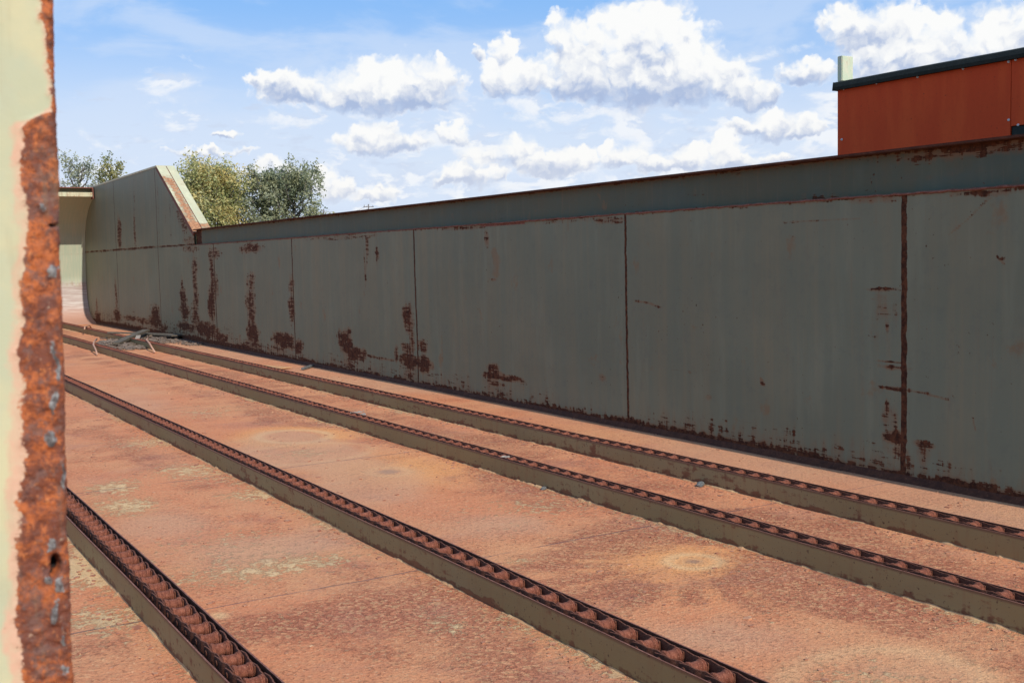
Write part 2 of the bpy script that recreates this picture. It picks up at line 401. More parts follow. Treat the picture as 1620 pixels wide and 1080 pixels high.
# ------------------------------------------------------------------ ground, deck
WX = 6.6                                       # inner face of the side wall
def mat_ground():
    m, g = material('grassy_ground'); C = g.coord()
    c = g.mix(g.step(g.noise(C, .3, 6, .6), .4, .6), (.10, .11, .045), (.20, .16, .09)); finish(g, c, .95); return m
gm = MB(); gm.add([(-3000, -3000, -1.6), (3000, -3000, -1.6), (3000, 3000, -1.6), (-3000, 3000, -1.6)], [(0, 1, 2, 3)])
link('ground', gm.mesh('ground'), mat_ground(), kind='structure')

def spaced(a, b, d0, k):
    """sample positions whose spacing grows with distance from the camera"""
    out = [a]
    while out[-1] < b: out.append(out[-1] + max(d0, k * max(out[-1], 0)))
    out[-1] = b; return np.array(out)
def ell(X, Y, cx, cy, rx, ry): return np.sqrt(((X - cx) / rx) ** 2 + ((Y - cy) / ry) ** 2)
TRACKS = [(1.183, .178), (2.655, .178), (4.372, .160), (5.382, .170)]
def deck_z(X, Y): return .010 * fbm(X * .9, Y * .5, 3) + .0
ys = spaced(-1.0, 35.2, .026, .0045); xs = np.arange(-2.6, 6.9, .027)
Xg, Yg = np.meshgrid(xs, ys)
P = np.stack([Xg, Yg, deck_z(Xg, Yg)], -1)
me = gridmesh('deck', P, flip=True)
yel = np.zeros_like(Xg); ring = yel.copy(); halo = yel.copy(); red = .12 + fbm(Xg * .8, Yg * .45, 4) * 1.1; gry = yel.copy()
wob = fbm(Xg * 1.7, Yg * .9, 3); wob2 = fbm(Xg * .5 + 40, Yg * .8, 3)
for tx, tw in TRACKS:                          # paint residue collects along the feet of the tracks
    dl = tx - Xg; dr = Xg - (tx + tw)
    yel += (.30 + 1.5 * wob2) * np.exp(-(np.clip(dl, 0, 9) / (.05 + .16 * np.clip(wob + .3, 0, 1))) ** 2) * (dl > -.05)
    yel += .15 * np.exp(-(np.clip(dr, 0, 9) / .08) ** 2) * (dr > -.05)
    red += .35 * np.exp(-((dl - .35) / .22) ** 2) * (dl > 0)
def foot(x, y): return onz(x, y)[:2]
cx, cy = foot(1097, 888)
r = ell(Xg, Yg, cx, cy, .17, .17); th = np.arctan2(Yg - cy, Xg - cx)
halo += np.exp(-(r / 3.0) ** 2) * (.85 + .3 * np.sin(th * 23) * np.clip(r / 3, 0, 1)); ring += np.exp(-((r - .85) / .22) ** 2) + .5 * np.exp(-(r / .6) ** 2)
gry += np.exp(-(r / .26) ** 2); red += .5 * np.exp(-((r - 4.2) / 1.6) ** 2) * (.7 + .5 * np.sin(th * 19 + 1)) - .6 * np.exp(-(r / 2) ** 2)
cx, cy = foot(615, 746); r = ell(Xg, Yg, cx, cy, .12, .14); gry += 1.0 * np.exp(-(r / .75) ** 4); ring += .5 * np.exp(-((r - 1.3) / .3) ** 2)
r = ell(Xg, Yg, cx + .18, cy, .62, .75); halo += np.exp(-(r / .9) ** 2) * .9; red -= .8 * np.exp(-(r / 1) ** 2)
cx, cy = foot(465, 690); r = ell(Xg, Yg, cx, cy, .33, .42); ring += .95 * np.exp(-((r - 1) / .16) ** 2); halo += .7 * np.exp(-((r - 1.3) / .5) ** 2); red -= np.exp(-(r / 1.5) ** 2)
cx, cy = foot(480, 717); r = ell(Xg, Yg, cx, cy, .62, .50); ring += .45 * np.exp(-((r - 1) / .10) ** 2); yel += .40 * np.clip(1.05 - r, 0, 1); red -= np.exp(-(r / 1.2) ** 2)
cx, cy = foot(1400, 1080); r = ell(Xg, Yg, cx, cy, .42, .34); ring += .55 * np.exp(-((r - 1) / .20) ** 2) + .45 * np.clip(1.3 - r, 0, 1); yel += .30 * np.clip(1.2 - r, 0, 1)
cx, cy = foot(348, 973); r = ell(Xg, Yg, cx, cy, .045, .06); ring += 1.2 * np.exp(-r ** 4)
for (x, y, rx, ry, s) in [(230, 700, .30, .5, .55), (200, 800, .25, .35, .65), (300, 745, .3, .5, .6), (180, 770, .25, .3, .7), (380, 785, .2, .25, .5), (215, 600, .5, .6, .35), (330, 650, .8, .7, .35),
                          (140, 900, .3, .4, .75), (160, 980, .25, .3, .6), (830, 800, .5, .5, .35), (700, 985, .1, .3, .4), (330, 860, .5, .5, .3), (450, 890, .5, .35, .3), (420, 900, .6, .2, .3), (820, 888, .1, .1, .5)]:
    cx, cy = foot(x, y); yel += s * np.exp(-ell(Xg, Yg, cx, cy, rx, ry) ** 2)
for (x, y, rx, ry, s) in [(300, 720, .5, .8, .3), (400, 760, .35, .6, .3), (600, 960, .7, .4, .5), (800, 960, .4, .4, .3), (950, 850, .7, .35, .45), (1300, 900, .5, .8, .55), (1500, 960, .6, .6, .35), (420, 640, .5, 2.2, .35), (700, 720, .35, 1.8, .6),
                          (900, 770, .35, 1.2, .5), (150, 680, .5, .7, .2), (760, 650, .3, 3, .4), (400, 1000, .4, .3, .35)]:
    cx, cy = foot(x, y); red += s * np.exp(-ell(Xg, Yg, cx, cy, rx, ry) ** 2)
for (x, y, rx, ry, s) in [(450, 860, .5, .4, .9), (820, 830, .5, .5, .8), (600, 780, .4, .8, .6), (1150, 1000, .5, .4, .6), (260, 830, .35, .35, .7), (200, 640, .6, 1.2, .6)]:
    cx, cy = foot(x, y); red -= s * np.exp(-ell(Xg, Yg, cx, cy, rx, ry) ** 2)
red -= .5 * (Xg > 5.6)
for k, a in (('yel', yel), ('ring', np.clip(ring, 0, 1.3)), ('halo', np.clip(halo, 0, 1)), ('red', red), ('gry', np.clip(gry, 0, 1))): fattr(me, k, a)
link('deck_floor', me, M_DECK, kind='structure')
hull = MB(); hull.box(-2.6, -1, -1.58, 6.9, 36, -.03)
link('deck_base', hull.mesh('deck_base'), M_BED, kind='structure')

# ------------------------------------------------------------------ side wall
side = empty('side_wall', (WX, 15, 0), label='long grey green steel side wall with rust patches and raised far end', category='wall')
patches = [  # x, y, rx, ry in the photograph on the plane of the wall, strength
    (189, 362, 3, 22, .62), (189, 380, 3, 12, .6), (213, 362, 1.6, 26, .5), (155, 500, 4, 9, .75), (153, 485, 1.5, 14, .5), (186, 497, 5, 10, .8), (184, 470, 2, 30, .5), (207, 503, 13, 4, .6), (226, 508, 10, 5, .6),
    (246, 500, 6, 20, .8), (244, 510, 9, 9, .8), (258, 520, 6, 7, .65), (290, 470, 5, 14, .7), (292, 492, 7, 14, .75), (288, 448, 2, 12, .55), (293, 517, 13, 8, .78), (309, 450, 4, 60, .50), (309, 500, 6, 26, .55),
    (336, 450, 3, 55, .62), (334, 482, 4.5, 24, .78), (343, 455, 3, 22, .45), (325, 520, 17, 11, .8), (350, 534, 12, 7, .72), (300, 393, 14, 6, .4), (340, 400, 10, 8, .45),
    (397, 450, 7, 22, .42), (397, 485, 7, 22, .58), (400, 525, 9, 19, .85), (397, 393, 17, 7, .60), (398, 548, 20, 9, .5),
    (461, 450, 4, 16, .5), (461, 486, 4.5, 16, .66), (450, 540, 16, 12, .85), (474, 548, 6, 11, .8), (440, 556, 18, 10, .4),
    (546, 540, 10, 19, .85), (562, 560, 15, 9, .88), (552, 580, 14, 14, .42), (600, 566, 28, 2.5, .50), (646, 498, 8, 22, .68), (652, 540, 3.5, 30, .6), (626, 560, 3, 14, .6), (647, 572, 13, 12, .95), (642, 550, 8, 8, .6),
    (668, 545, 6, 13, .6), (671, 577, 11, 14, .95), (650, 598, 16, 14, .42), (783, 594, 17, 7, .92), (780, 582, 10, 7, .62), (808, 600, 20, 5, .70), (785, 607, 14, 4, .62), (785, 625, 10, 12, .35),
    (597, 399, 2.2, 9, .72), (582, 385, 1.5, 18, .42), (578, 420, 1.5, 30, .36), (770, 382, 4, 14, .42), (780, 442, 6, 2, .5), (953, 597, 6, 7, .40),
    (1396, 457, 24, 3.5, .62), (1408, 572, 22, 2, .58), (1410, 580, 24, 4, .52), (1412, 614, 24, 3, .60), (1403, 642, 3, 13, .66), (1412, 690, 17, 11, .90), (1418, 712, 12, 8, .5), (1460, 702, 16, 6, .66), (1404, 516, 2, 10, .55),
    (1409, 660, 14, 26, .35), (1205, 604, 3, 5, .6), (1120, 628, 5, 5, .35), (1090, 588, 3, 2, .5), (1290, 320, 40, 3, .3), (1585, 410, 5, 4, .5), (960, 349, 30, 6, .4), (1380, 315, 40, 8, .4), (890, 350, 60, 5, .25), (1570, 305, 60, 8, .42), (740, 360, 50, 4, .35),
    (540, 376, 60, 4, .3), (232, 384, 6, 6, .0), (300, 380, 12, 6, .42), (296, 350, 10, 18, .36), (285, 335, 6, 12, .4), (560, 460, 10, 3, .0)]
scratch = [([(1500, 372), (1530, 348), (1560, 318), (1590, 302), (1618, 296)], .50), ([(1437, 617), (1460, 621), (1480, 627), (1500, 632)], .56), ([(1005, 476), (1026, 479), (1046, 486)], .55), ([(1395, 470), (1380, 473)], .4),
           ([(1240, 352), (1300, 349), (1360, 346)], .38), ([(580, 372), (581, 400), (580, 440), (576, 470)], .5), ([(1577, 405), (1588, 417)], .6), ([(1538, 660), (1543, 680)], .55), ([(1203, 598), (1209, 608)], .6)]
pw = [(*(onx(x, y, WX)[1:]), abs(onx(x + rx, y, WX)[1] - onx(x - rx, y, WX)[1]) / 2, abs(onx(x, y + ry, WX)[2] - onx(x, y - ry, WX)[2]) / 2, s) for x, y, rx, ry, s in patches]
sw_ = [([tuple(onx(x, y, WX)[1:]) for x, y in pts], s) for pts, s in scratch]
def wall_x(Y, Z): return WX + .022 * fbm(Y * .55, Z * .6, 2) * np.clip(Z * 2, 0, 1)
def wall_rust(Y, Z, foot_band=True):
    r = np.zeros_like(Y); n1 = fbm(Y * 9, Z * 9, 3); n2 = fbm(Y * 3 + 9, Z * 3, 2)
    for cy, cz, ry, rz, s in pw:
        if s > 0: r = np.maximum(r, min(1.0, s * 1.18) * np.clip(1.55 - ell(Y + n1 * ry * 1.1, Z + n2 * rz, cy, cz, ry, rz), 0, 1))
    for cy, cz, ry, rz, s in pw:                 # weeping below and around each patch
        if s > .6: r = np.maximum(r, (.36 + n1 * .5) * np.exp(-((Y - cy) / (ry * 1.25)) ** 2) * np.clip((cz - Z) / .05, 0, 1) * np.clip(1.15 - (cz - Z) / .55, 0, 1))
    wash = np.clip((Y - 15) / 5, 0, 1) * np.clip(1.05 - Z / (.42 + .5 * np.clip(fbm(Y * 1.3, Y * 0 + 4, 3) + .15, 0, 1)), 0, 1)
    r = np.maximum(r, wash * (.40 + n2 * .6 + n1 * .3))
    col_ = np.clip((Y - 15) / 5, 0, 1) * (Y < 26) * np.clip(fbm(Y * 7, Z * .35 + 9, 3) * 3.2 - .25, 0, 1)
    r = np.maximum(r, col_ * (.30 + n2 * .5))
    for pts, s in sw_:
        for (a, b), (c, d) in zip(pts, pts[1:]):
            L = (c - a) ** 2 + (d - b) ** 2
            t = np.clip(((Y - a) * (c - a) + (Z - b) * (d - b)) / L, 0, 1)
            dist = np.hypot(Y - a - t * (c - a), Z - b - t * (d - b)); wd = .004 + .0012 * Y
            r = np.maximum(r, s * np.exp(-(dist / wd) ** 2))
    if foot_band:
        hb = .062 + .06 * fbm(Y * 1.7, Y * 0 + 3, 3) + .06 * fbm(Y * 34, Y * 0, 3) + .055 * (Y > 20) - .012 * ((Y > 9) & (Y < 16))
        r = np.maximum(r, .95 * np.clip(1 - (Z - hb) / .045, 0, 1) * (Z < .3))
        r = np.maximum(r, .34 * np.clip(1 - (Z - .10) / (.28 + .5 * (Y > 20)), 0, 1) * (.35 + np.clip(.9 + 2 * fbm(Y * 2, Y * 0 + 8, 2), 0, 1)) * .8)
    tb = np.clip(1 - (2.10 - Z) / (.035 + .05 * np.clip(fbm(Y * 5, Y * 0 + 31, 3) + .2, 0, 1)), 0, 1) * (Z < 2.12)
    r = np.maximum(r, tb * (.70 + 1.3 * fbm(Y * 4, Y * 0 + 5, 3)))
    return r
YL = spaced(1.5, 35.3, .013, .0030)
bounds = [1.5] + [s[0] for s in SEAMS] + [35.3]
def sub(a, b): return np.array([a] + [v for v in YL if a + .004 < v < b - .004] + [b])
KZ = 2.085                                     # height of the knuckle under the beam
for a, b in zip(bounds, bounds[1:]):
    yy = sub(a, b); zz = np.linspace(-.05, KZ, 150)
    Yq, Zq = np.meshgrid(yy, zz)
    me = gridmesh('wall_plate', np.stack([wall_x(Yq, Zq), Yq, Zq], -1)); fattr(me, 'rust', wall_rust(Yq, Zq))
    link('wall_plate', me, M_WALL, side)
# thickness behind the plates
bk = MB(); bk.box(WX + .03, 1.5, -.05, WX + .05, 35.3, KZ)
link('backing_plate', bk.mesh('backing_plate'), M_BEAM, side)
ft = MB(); yy = np.arange(1.5, 34.6, .06)     # dark weld-shaped strip added along the wall foot to deepen its shadow line
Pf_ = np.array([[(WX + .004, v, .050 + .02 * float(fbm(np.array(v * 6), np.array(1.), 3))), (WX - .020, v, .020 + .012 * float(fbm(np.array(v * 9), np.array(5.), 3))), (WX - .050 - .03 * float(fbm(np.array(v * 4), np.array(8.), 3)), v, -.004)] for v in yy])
link('foot_shade_strip', gridmesh('foot_shade_strip', Pf_, flip=True), M_INNER, side)
# stiffening frames on the outside, seen only from beyond
stf = MB()
for yy in np.arange(2, 35, 2.2): stf.box(WX + .05, yy, -.05, WX + .2, yy + .02, KZ)
link('stiffener', stf.mesh('stiffener'), M_BEAM, side)
# upper plates of the raised far end
Y0, Z0 = 23.45, 2.34; Y1, Z1 = 26.3, 3.96
def topz(Y): return np.interp(Y, [Y0, Y1, 35.3], [Z0, Z1, 3.93])
ub = [Y0, 26.25, 31.05, 35.3]
for a, b in zip(ub, ub[1:]):
    yy = sub(a, b)
    T = np.linspace(0, 1, 70)[:, None]; Yq = np.repeat(yy[None], 70, 0); Zq = KZ + .006 + T * (topz(yy)[None] - KZ - .006)
    me = gridmesh('upper_plate', np.stack([wall_x(Yq, Zq), Yq, Zq], -1)); rr = wall_rust(Yq, Zq, False)
    for ln in (24.9, 26.3, 28.6, 31.0): rr = np.maximum(rr, .48 * np.exp(-((Yq - ln) / .03) ** 2) * (.7 + fbm(Yq * 0 + ln, Zq * 5, 2)))
    dsl = (topz(yy)[None] - Zq); rr = np.maximum(rr, .75 * np.exp(-(dsl / .10) ** 2) * (Yq < 25.2)); rr = np.maximum(rr, .62 * np.exp(-((Yq - 24.3) / .5) ** 2) * np.exp(-(dsl / .45) ** 2))
    fattr(me, 'rust', rr); link('upper_plate', me, M_WALL, side)
bk = MB(); bk.prism([(Y0, KZ), (35.3, KZ), (35.3, 3.9), (Y1, 3.93), (Y0, Z0 - .03)], 'x', WX + .03, WX + .05); link('backing_plate', bk.mesh('backing_plate'), M_BEAM, side)
# sloped channel on the end of the raised part
sl = MB(); ang = math.atan2(Z1 - Z0, Y1 - Y0); L = math.hypot(Z1 - Z0, Y1 - Y0)
Ms = Matrix.Translation((WX - .012, Y0, Z0)) @ Matrix.Rotation(ang, 4, 'X')
def slope_part(name, x0, x1, z0, z1, rv, mat=M_SLOPE):
    n, k = 60, 12
    xx = np.linspace(x0, x1, k); tt = np.linspace(-.0, L, n); T, Xx = np.meshgrid(tt, xx)
    me = gridmesh(name, np.array([[tuple(Ms @ Vector((Xx[i, j], T[i, j], z1))) for j in range(n)] for i in range(k)]), flip=True)
    fattr(me, 'rust', np.clip(rv(Xx, T), 0, 1)); link(name, me, mat, side)
slope_part('sloped_flange', 0, .215, 0, .012, lambda X, T: .34 + .45 * np.exp(-((X - .12) / .06) ** 2) * (T < L * .8) + fbm(X * 20, T * 2, 3) * .7 + .6 * (T < .45) - .35 * (T > L * .85))
slope_part('sloped_flange', .235, .42, 0, .012, lambda X, T: .10 + fbm(X * 20, T * 2 + 8, 3) * .4 + .45 * (T < .4))
sb = MB(); sb.box(0, 0, -.08, .42, L, .002, Ms); link('sloped_web', sb.mesh('sloped_web'), M_TOP, side)
# top cap of the raised end
tc = MB(); tc.box(WX - .012, Y1, 3.935, WX + .40, 35.3, 3.975); link('top_flange', tc.mesh('top_flange'), M_SLOPE, side)
# beam along the top of the wall
beam = empty('top_beam', (WX, 12, KZ)); beam.parent = side; beam.location = Vector((WX, 12, KZ)) - side.location
def beampart(name, me, mat): o = link(name, me, mat); o.parent = beam; o.location = -Vector((WX, 12, KZ)); return o
yy = spaced(1.5, Y0, .03, .004); zz = np.linspace(KZ + .004, 2.392, 28); Yq, Zq = np.meshgrid(yy, zz)
me = gridmesh('beam_web', np.stack([WX + .055 + .01 * fbm(Yq * .6, Zq), Yq, Zq], -1))
rr = .20 * np.clip((Zq - 2.27) / .1, 0, 1) + np.clip((Zq - 2.375) / .02, 0, 1) * .55 + .55 * np.exp(-((Zq - KZ) / .022) ** 2) * (.7 + 1.4 * fbm(Yq * 3, Zq * 0 + 2, 3)) \
    + .40 * np.exp(-((Yq - 4.6) / .7) ** 2) * np.clip((Zq - 2.28) / .06, 0, 1) + .30 * np.clip(fbm(Yq * 1.2, Zq * 9, 3) * 2.4 - .1, 0, 1) * (Yq < 8) + .8 * (Yq > Y0 - .35)
fattr(me, 'rust', np.clip(rr, 0, 1)); beampart('beam_web', me, M_BEAM)
fl = MB(); fl.box(WX - .028, 1.5, 2.393, WX + .30, Y0 - .01, 2.412); beampart('beam_flange', bevel(fl.mesh('beam_flange'), .003), M_INNER)
kn = MB()                                      # uneven weld bead on the ledge below the beam
yy = np.arange(1.6, Y0, .05)
kn.tube([(WX - .004 + random.uniform(-.002, .002), v, KZ + random.uniform(-.003, .004)) for v in yy], [random.uniform(.006, .012) for _ in yy], 6)
beampart('weld_bead', kn.mesh('weld_bead', True), M_TOP)
lg = MB(); lg.box(WX + .002, 1.5, KZ - .03, WX + .08, Y0, KZ); beampart('beam_ledge', lg.mesh('beam_ledge'), M_TOP)

# ------------------------------------------------------------------ end wall, dished like a blade
endw = empty('end_wall', (2, 35, 0), label='concave pale green steel end wall with overhanging top channel', category='wall')
prof = [(-.04, 33.5), (.02, 34.0), (.10, 34.5), (.22, 34.82), (.37, 35.0), (.75, 35.18), (1.3, 35.24), (2.04, 35.14), (2.65, 35.02), (3.0, 34.8), (3.37, 34.3), (3.6, 33.75), (3.66, 33.5)]
zz = np.concatenate([np.linspace(-.04, .4, 24), np.linspace(.43, 3.0, 90), np.linspace(3.03, 3.66, 22)])
yv = np.interp(zz, [p[0] for p in prof], [p[1] for p in prof]); yv = np.convolve(np.pad(yv, 3, 'edge'), np.ones(7) / 7, 'valid')
xx = np.concatenate([np.arange(-2.6, 4.8, .12), np.arange(4.8, WX + .01, .025)])
Xq, Zi = np.meshgrid(xx, np.arange(len(zz))); Zq = zz[Zi]; Yq = yv[Zi] + .01 * fbm(Xq, Zq, 2)
me = gridmesh('curved_plate', np.stack([Xq, Yq, Zq], -1), flip=True)
rr = .42 * np.exp(-((Zq - 1.15) / .16) ** 2) * (.9 + 2.2 * fbm(Xq * 6, Zq * 2, 3)) + .45 * np.exp(-((Zq - 2.05) / .02) ** 2) + .30 * np.clip(1 - Zq / 1.0, 0, 1) + .25 * fbm(Xq * 4, Zq * 6, 3) * (Zq < 1.3)
fattr(me, 'rust', np.clip(rr, 0, 1))
def mat_endplate():
    m, g = material('scraped_end_plate'); C = g.coord(); x, y, z = g.sep(C); rust = g.attr('rust')
    nv = g.noise(g.scale(C, (22, 0, 2)), 1, 5, .6); nh = g.noise(g.scale(C, (1.5, 0, 30)), 1, 4, .6)
    up = g.mix(g.step(nv, .4, .65), (.37, .41, .29), (.43, .43, .30))
    low = g.mix(g.step(nh, .4, .65), (.36, .27, .23), (.52, .46, .40))
    low = g.mix(g.step(z, .62, .05), low, (.48, .25, .17))
    c = g.mix(g.step(z + (nv - .5) * .7, 1.32, 1.02), up, low)
    c = g.mix(g.step(rust + (nv - .5) * .7, .30, .62) * .7, c, (.30, .16, .12))
    finish(g, c, .6, g.bump(nv, .2, .01)); return m
link('curved_plate', me, mat_endplate(), endw)
bw = MB(); bw.box(-2.6, 35.3, -.04, WX + .4, 35.34, 3.6); link('backing_plate', bw.mesh('backing_plate'), M_BEAM, endw)
def simple_rust_attr(me, v=.15): fattr(me, 'rust', [v] * len(me.vertices)); return me
ch = MB(); ch.box(-2.6, 33.38, 3.66, WX - .06, 34.4, 3.78); link('channel_lip', simple_rust_attr(ch.mesh('channel_lip'), .24), M_SLOPE, endw)
ch = MB(); ch.box(-2.6, 33.62, 3.78, WX - .03, 33.66, 3.90); link('channel_web', simple_rust_attr(ch.mesh('channel_web'), .2), mat_wall('painted_steel_channel', (), (.16, .21, .12), (.2, .2, .12)), endw)
ch = MB(); ch.box(-2.6, 33.40, 3.90, WX - .03, 34.4, 3.925); link('channel_top', ch.mesh('channel_top'), M_TOP, endw)
en = MB(); en.box(WX - .055, 33.35, 3.6, WX - .03, 33.62, 3.9); link('channel_end_plate', en.mesh('channel_end_plate'), M_TOP, endw)

# ------------------------------------------------------------------ roller tracks and chains
TH = .132; T0, T1 = .3, 33.9
PITCH = .1475
def link_meshes():
    b = MB(); k = 20                            # cast barrel with a collar at either end
    prof = [(-.050, .016), (-.050, .0355), (-.0445, .0375), (-.040, .0365), (-.0385, .031), (-.034, .0352), (-.030, .0345), (-.028, .0300), (0, .0300), (.028, .0300), (.030, .0345), (.034, .0352), (.0385, .031), (.040, .0365), (.0445, .0375), (.050, .0355), (.050, .016)]
    V = [(px_, r_ * .86 * math.cos(2 * math.pi * j / k), r_ * .86 * math.sin(2 * math.pi * j / k)) for px_, r_ in prof for j in range(k)]
    F = [(i * k + j, i * k + (j + 1) % k, (i + 1) * k + (j + 1) % k, (i + 1) * k + j) for i in range(len(prof) - 1) for j in range(k)]
    F += [tuple(range(k)), tuple(range((len(prof) - 1) * k, len(prof) * k))[::-1]]
    b.add(V, F); rol = b.mesh('roller', True)
    s = MB()
    for sg in (-1, 1):
        ya = [-.030, .030, .055, .082, .115, PITCH + .030]; xa = [.0525, .0525, .056, .064, .0665, .0665]; ha = [.020, .029, .026, .025, .029, .022]
        V = []; t = .0090
        for yq, xq, hq in zip(ya, xa, ha):
            for xx_, zz_ in ((xq, -hq), (xq + t, -hq), (xq + t, hq), (xq, hq)): V.append((sg * xx_, yq, zz_))
        F = [(i * 4 + j, i * 4 + (j + 1) % 4, (i + 1) * 4 + (j + 1) % 4, (i + 1) * 4 + j) for i in range(len(ya) - 1) for j in range(4)] + [(0, 1, 2, 3), tuple(range(len(V) - 4, len(V)))]
        s.add(V, F)
        s.tube([(sg * .060, PITCH, .0), (sg * .0775, PITCH, .0), (sg * .0800, PITCH, 0)], [.0135, .0135, .009], 12)
    s.tube([(-.06, PITCH, 0), (.06, PITCH, 0)], .012, 8)
    bar = bevel(s.mesh('link_bar'), .0012, 1)
    return bar, rol
BAR, ROL = link_meshes(); BAR.materials.append(M_LINK); ROL.materials.append(M_CHAIN)
tlabels = ['roller track nearest the camera, running under the rusty plate edge', 'second roller track from the left, across the middle of the deck', 'third roller track, one in from the side wall', 'roller track running closest along the side wall']
clabels = ['rusty roller chain in the leftmost nearest track', 'rusty roller chain in the second track from the left', 'rusty roller chain with white scraps in the third track', 'rusty roller chain in the track along the wall']
for ti, (tx, tw) in enumerate(TRACKS):
    tr = empty('roller_track', (tx + tw / 2, 8, 0), label=tlabels[ti], category='track', group='roller tracks along the deck')
    jog = random.uniform(0, 99)
    for sidei, x0 in ((0, tx), (1, tx + tw - .007)):
        yy = spaced(T0, T1, .04, .004); n = len(yy)
        wv = .008 * fbm(yy * .9 + jog, yy * 0 + sidei, 4); wz = .007 * fbm(yy * .8 + jog, yy * 0 + 7, 3)
        ring4 = np.array([[(x0 + wv[i], yy[i], -.01), (x0 + wv[i], yy[i], TH * .35), (x0 + wv[i], yy[i], TH * .8), (x0 + wv[i], yy[i], TH + wz[i]), (x0 + .007 + wv[i], yy[i], TH + wz[i]), (x0 + .007 + wv[i], yy[i], -.01)] for i in range(n)])
        me = gridmesh('side_plate', ring4, smooth=False, flip=True)
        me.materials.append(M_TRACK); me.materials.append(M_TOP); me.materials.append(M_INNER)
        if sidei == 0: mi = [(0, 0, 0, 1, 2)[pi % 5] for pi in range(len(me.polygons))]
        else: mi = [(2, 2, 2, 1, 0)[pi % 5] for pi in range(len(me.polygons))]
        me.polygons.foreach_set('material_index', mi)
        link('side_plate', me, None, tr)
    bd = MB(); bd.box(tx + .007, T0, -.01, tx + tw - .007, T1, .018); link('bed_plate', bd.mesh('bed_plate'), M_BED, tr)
    # stitch welds and flaking crust along the foot
    yy = spaced(T0, T1, .022, .003); amp = np.clip(np.round(np.clip(fbm(yy * 5 + jog, yy * 0 + 5, 3) * 4 + .4, .02, 1.1) * 2.2) / 2.2, .03, 1) * np.clip(.8 + fbm(yy * 22, yy * 0 + jog, 2), .2, 1.3)
    Pc = np.array([[(tx + .003, v, -.008), (tx - .018 * a_ - .002, v, -.008), (tx - .012 * a_ - .001, v, .006 * a_ - .002), (tx - .001, v, .014 * a_ - .001), (tx + .003, v, .012 * a_ - .001)] for v, a_ in zip(yy, amp)])
    link('weld_crust', gridmesh('weld_crust', Pc, smooth=False), M_CRUST, tr)
    # chain
    cxm = tx + tw / 2 + .013; zc = .1025; sc = (tw - .014) / .166 * .76
    y0 = {0: 2.1, 1: 2.6, 2: 2.6, 3: 3.2}[ti]
    chn = empty('roller_chain', (cxm, y0, zc), label=clabels[ti], category='chain', group='roller chains lying in the tracks')
    far = MB()
    ny0 = -int((y0 - T0 - .05) / PITCH)
    total = int((T1 - y0 - .3) / PITCH)
    BV = [tuple(v.co) for v in BAR.vertices]; BF = [tuple(p.vertices) for p in BAR.polygons]
    RV = [tuple(v.co) for v in ROL.vertices]; RF = [tuple(p.vertices) for p in ROL.polygons]
    for i in range(ny0, total):
        dzl = random.uniform(-.003, .003); dxl = random.uniform(-.0025, .0025); rx_ = random.uniform(0, 6.28); yaw = random.uniform(-.025, .025)
        if 0 <= i < 100:
            o = bpy.data.objects.new('chain_link', BAR); col.objects.link(o); o.parent = chn; o.location = (dxl, i * PITCH, dzl); o.scale = (sc, 1, 1); o.rotation_euler = (0, 0, yaw)
            r_ = bpy.data.objects.new('roller', ROL); col.objects.link(r_); r_.parent = o; r_.rotation_euler = (rx_, 0, 0)
        else:
            for Vs, Fs in ((BV, BF), (RV, RF)):
                far.add([(v[0] * sc + dxl, v[1] + i * PITCH, v[2] + dzl) for v in Vs], Fs)
    me = pymesh('far_chain_links', far.v, far.f); link('far_chain_links', me, M_CHAIN, chn, (0, 0, 0), kind='stuff')

# ------------------------------------------------------------------ torn plate edge close to the camera
PY = .95
def tbl(pts): return np.array([(ony(x, y, PY)[2], ony(x, y, PY)[0]) for x, y in pts])[::-1]
edge_t = tbl([(78, -300), (83, -60), (85, 0), (88, 150), (89, 188), (91, 205), (94, 240), (95, 300), (97, 400), (99, 500), (102, 600), (105, 700), (107, 780), (107, 830), (110, 880), (112, 960), (117, 1080), (124, 1300), (150, 2200)])
rust_t = tbl([(70, -300), (73, 0), (77, 100), (80, 160), (76, 178), (44, 188), (34, 205), (28, 250), (30, 300), (40, 380), (44, 420), (36, 480), (30, 560), (33, 640), (36, 720), (26, 800), (18, 860), (22, 940), (34, 1000), (38, 1080), (30, 1300)])
pk_t = tbl([(66, -300), (69, 0), (73, 100), (74, 165), (60, 180), (22, 195), (12, 240), (16, 300), (26, 380), (24, 480), (18, 560), (14, 700), (8, 800), (4, 900), (10, 1000), (14, 1080), (10, 1300)])
mpx = abs(ony(100, 500, PY)[0] - ony(0, 500, PY)[0]) / 100; mpz = abs(ony(50, 600, PY)[2] - ony(50, 500, PY)[2]) / 100
zz = np.concatenate([np.arange(0, 1.25, .03), np.arange(1.25, 2.02, .0014), np.arange(2.03, 2.5, .03)])
uu = np.concatenate([np.linspace(-1.3, -.16, 12), np.arange(-.145, -.0002, .0014), [0.0]])
U, Zq = np.meshgrid(uu, zz)
edge = np.interp(Zq, edge_t[:, 0], edge_t[:, 1]) + .0022 * fbm(Zq * 34, Zq * 0, 5) * (Zq < 1.87) + .0012 * fbm(Zq * 300, Zq * 0 + 4, 2)
Xq = U + edge
nb = fbm(Xq * 60, Zq * 60, 4)
nb2 = fbm(Xq * 22 + 3, Zq * 22, 6)
ru = (Xq + nb2 * .020 + nb * .006 - np.interp(Zq, rust_t[:, 0], rust_t[:, 1])) / (10 * mpx)
pk = (Xq + nb2 * .026 + nb * .006 - np.interp(Zq, pk_t[:, 0], pk_t[:, 1])) / (10 * mpx)
ru = np.clip(ru * .55 + .5, 0, 1); pk = np.clip(pk * .6 + .45, 0, 1)
def pxz(x, y): p = ony(x, y, PY); return p[0], p[2]
hole = np.zeros_like(Xq)
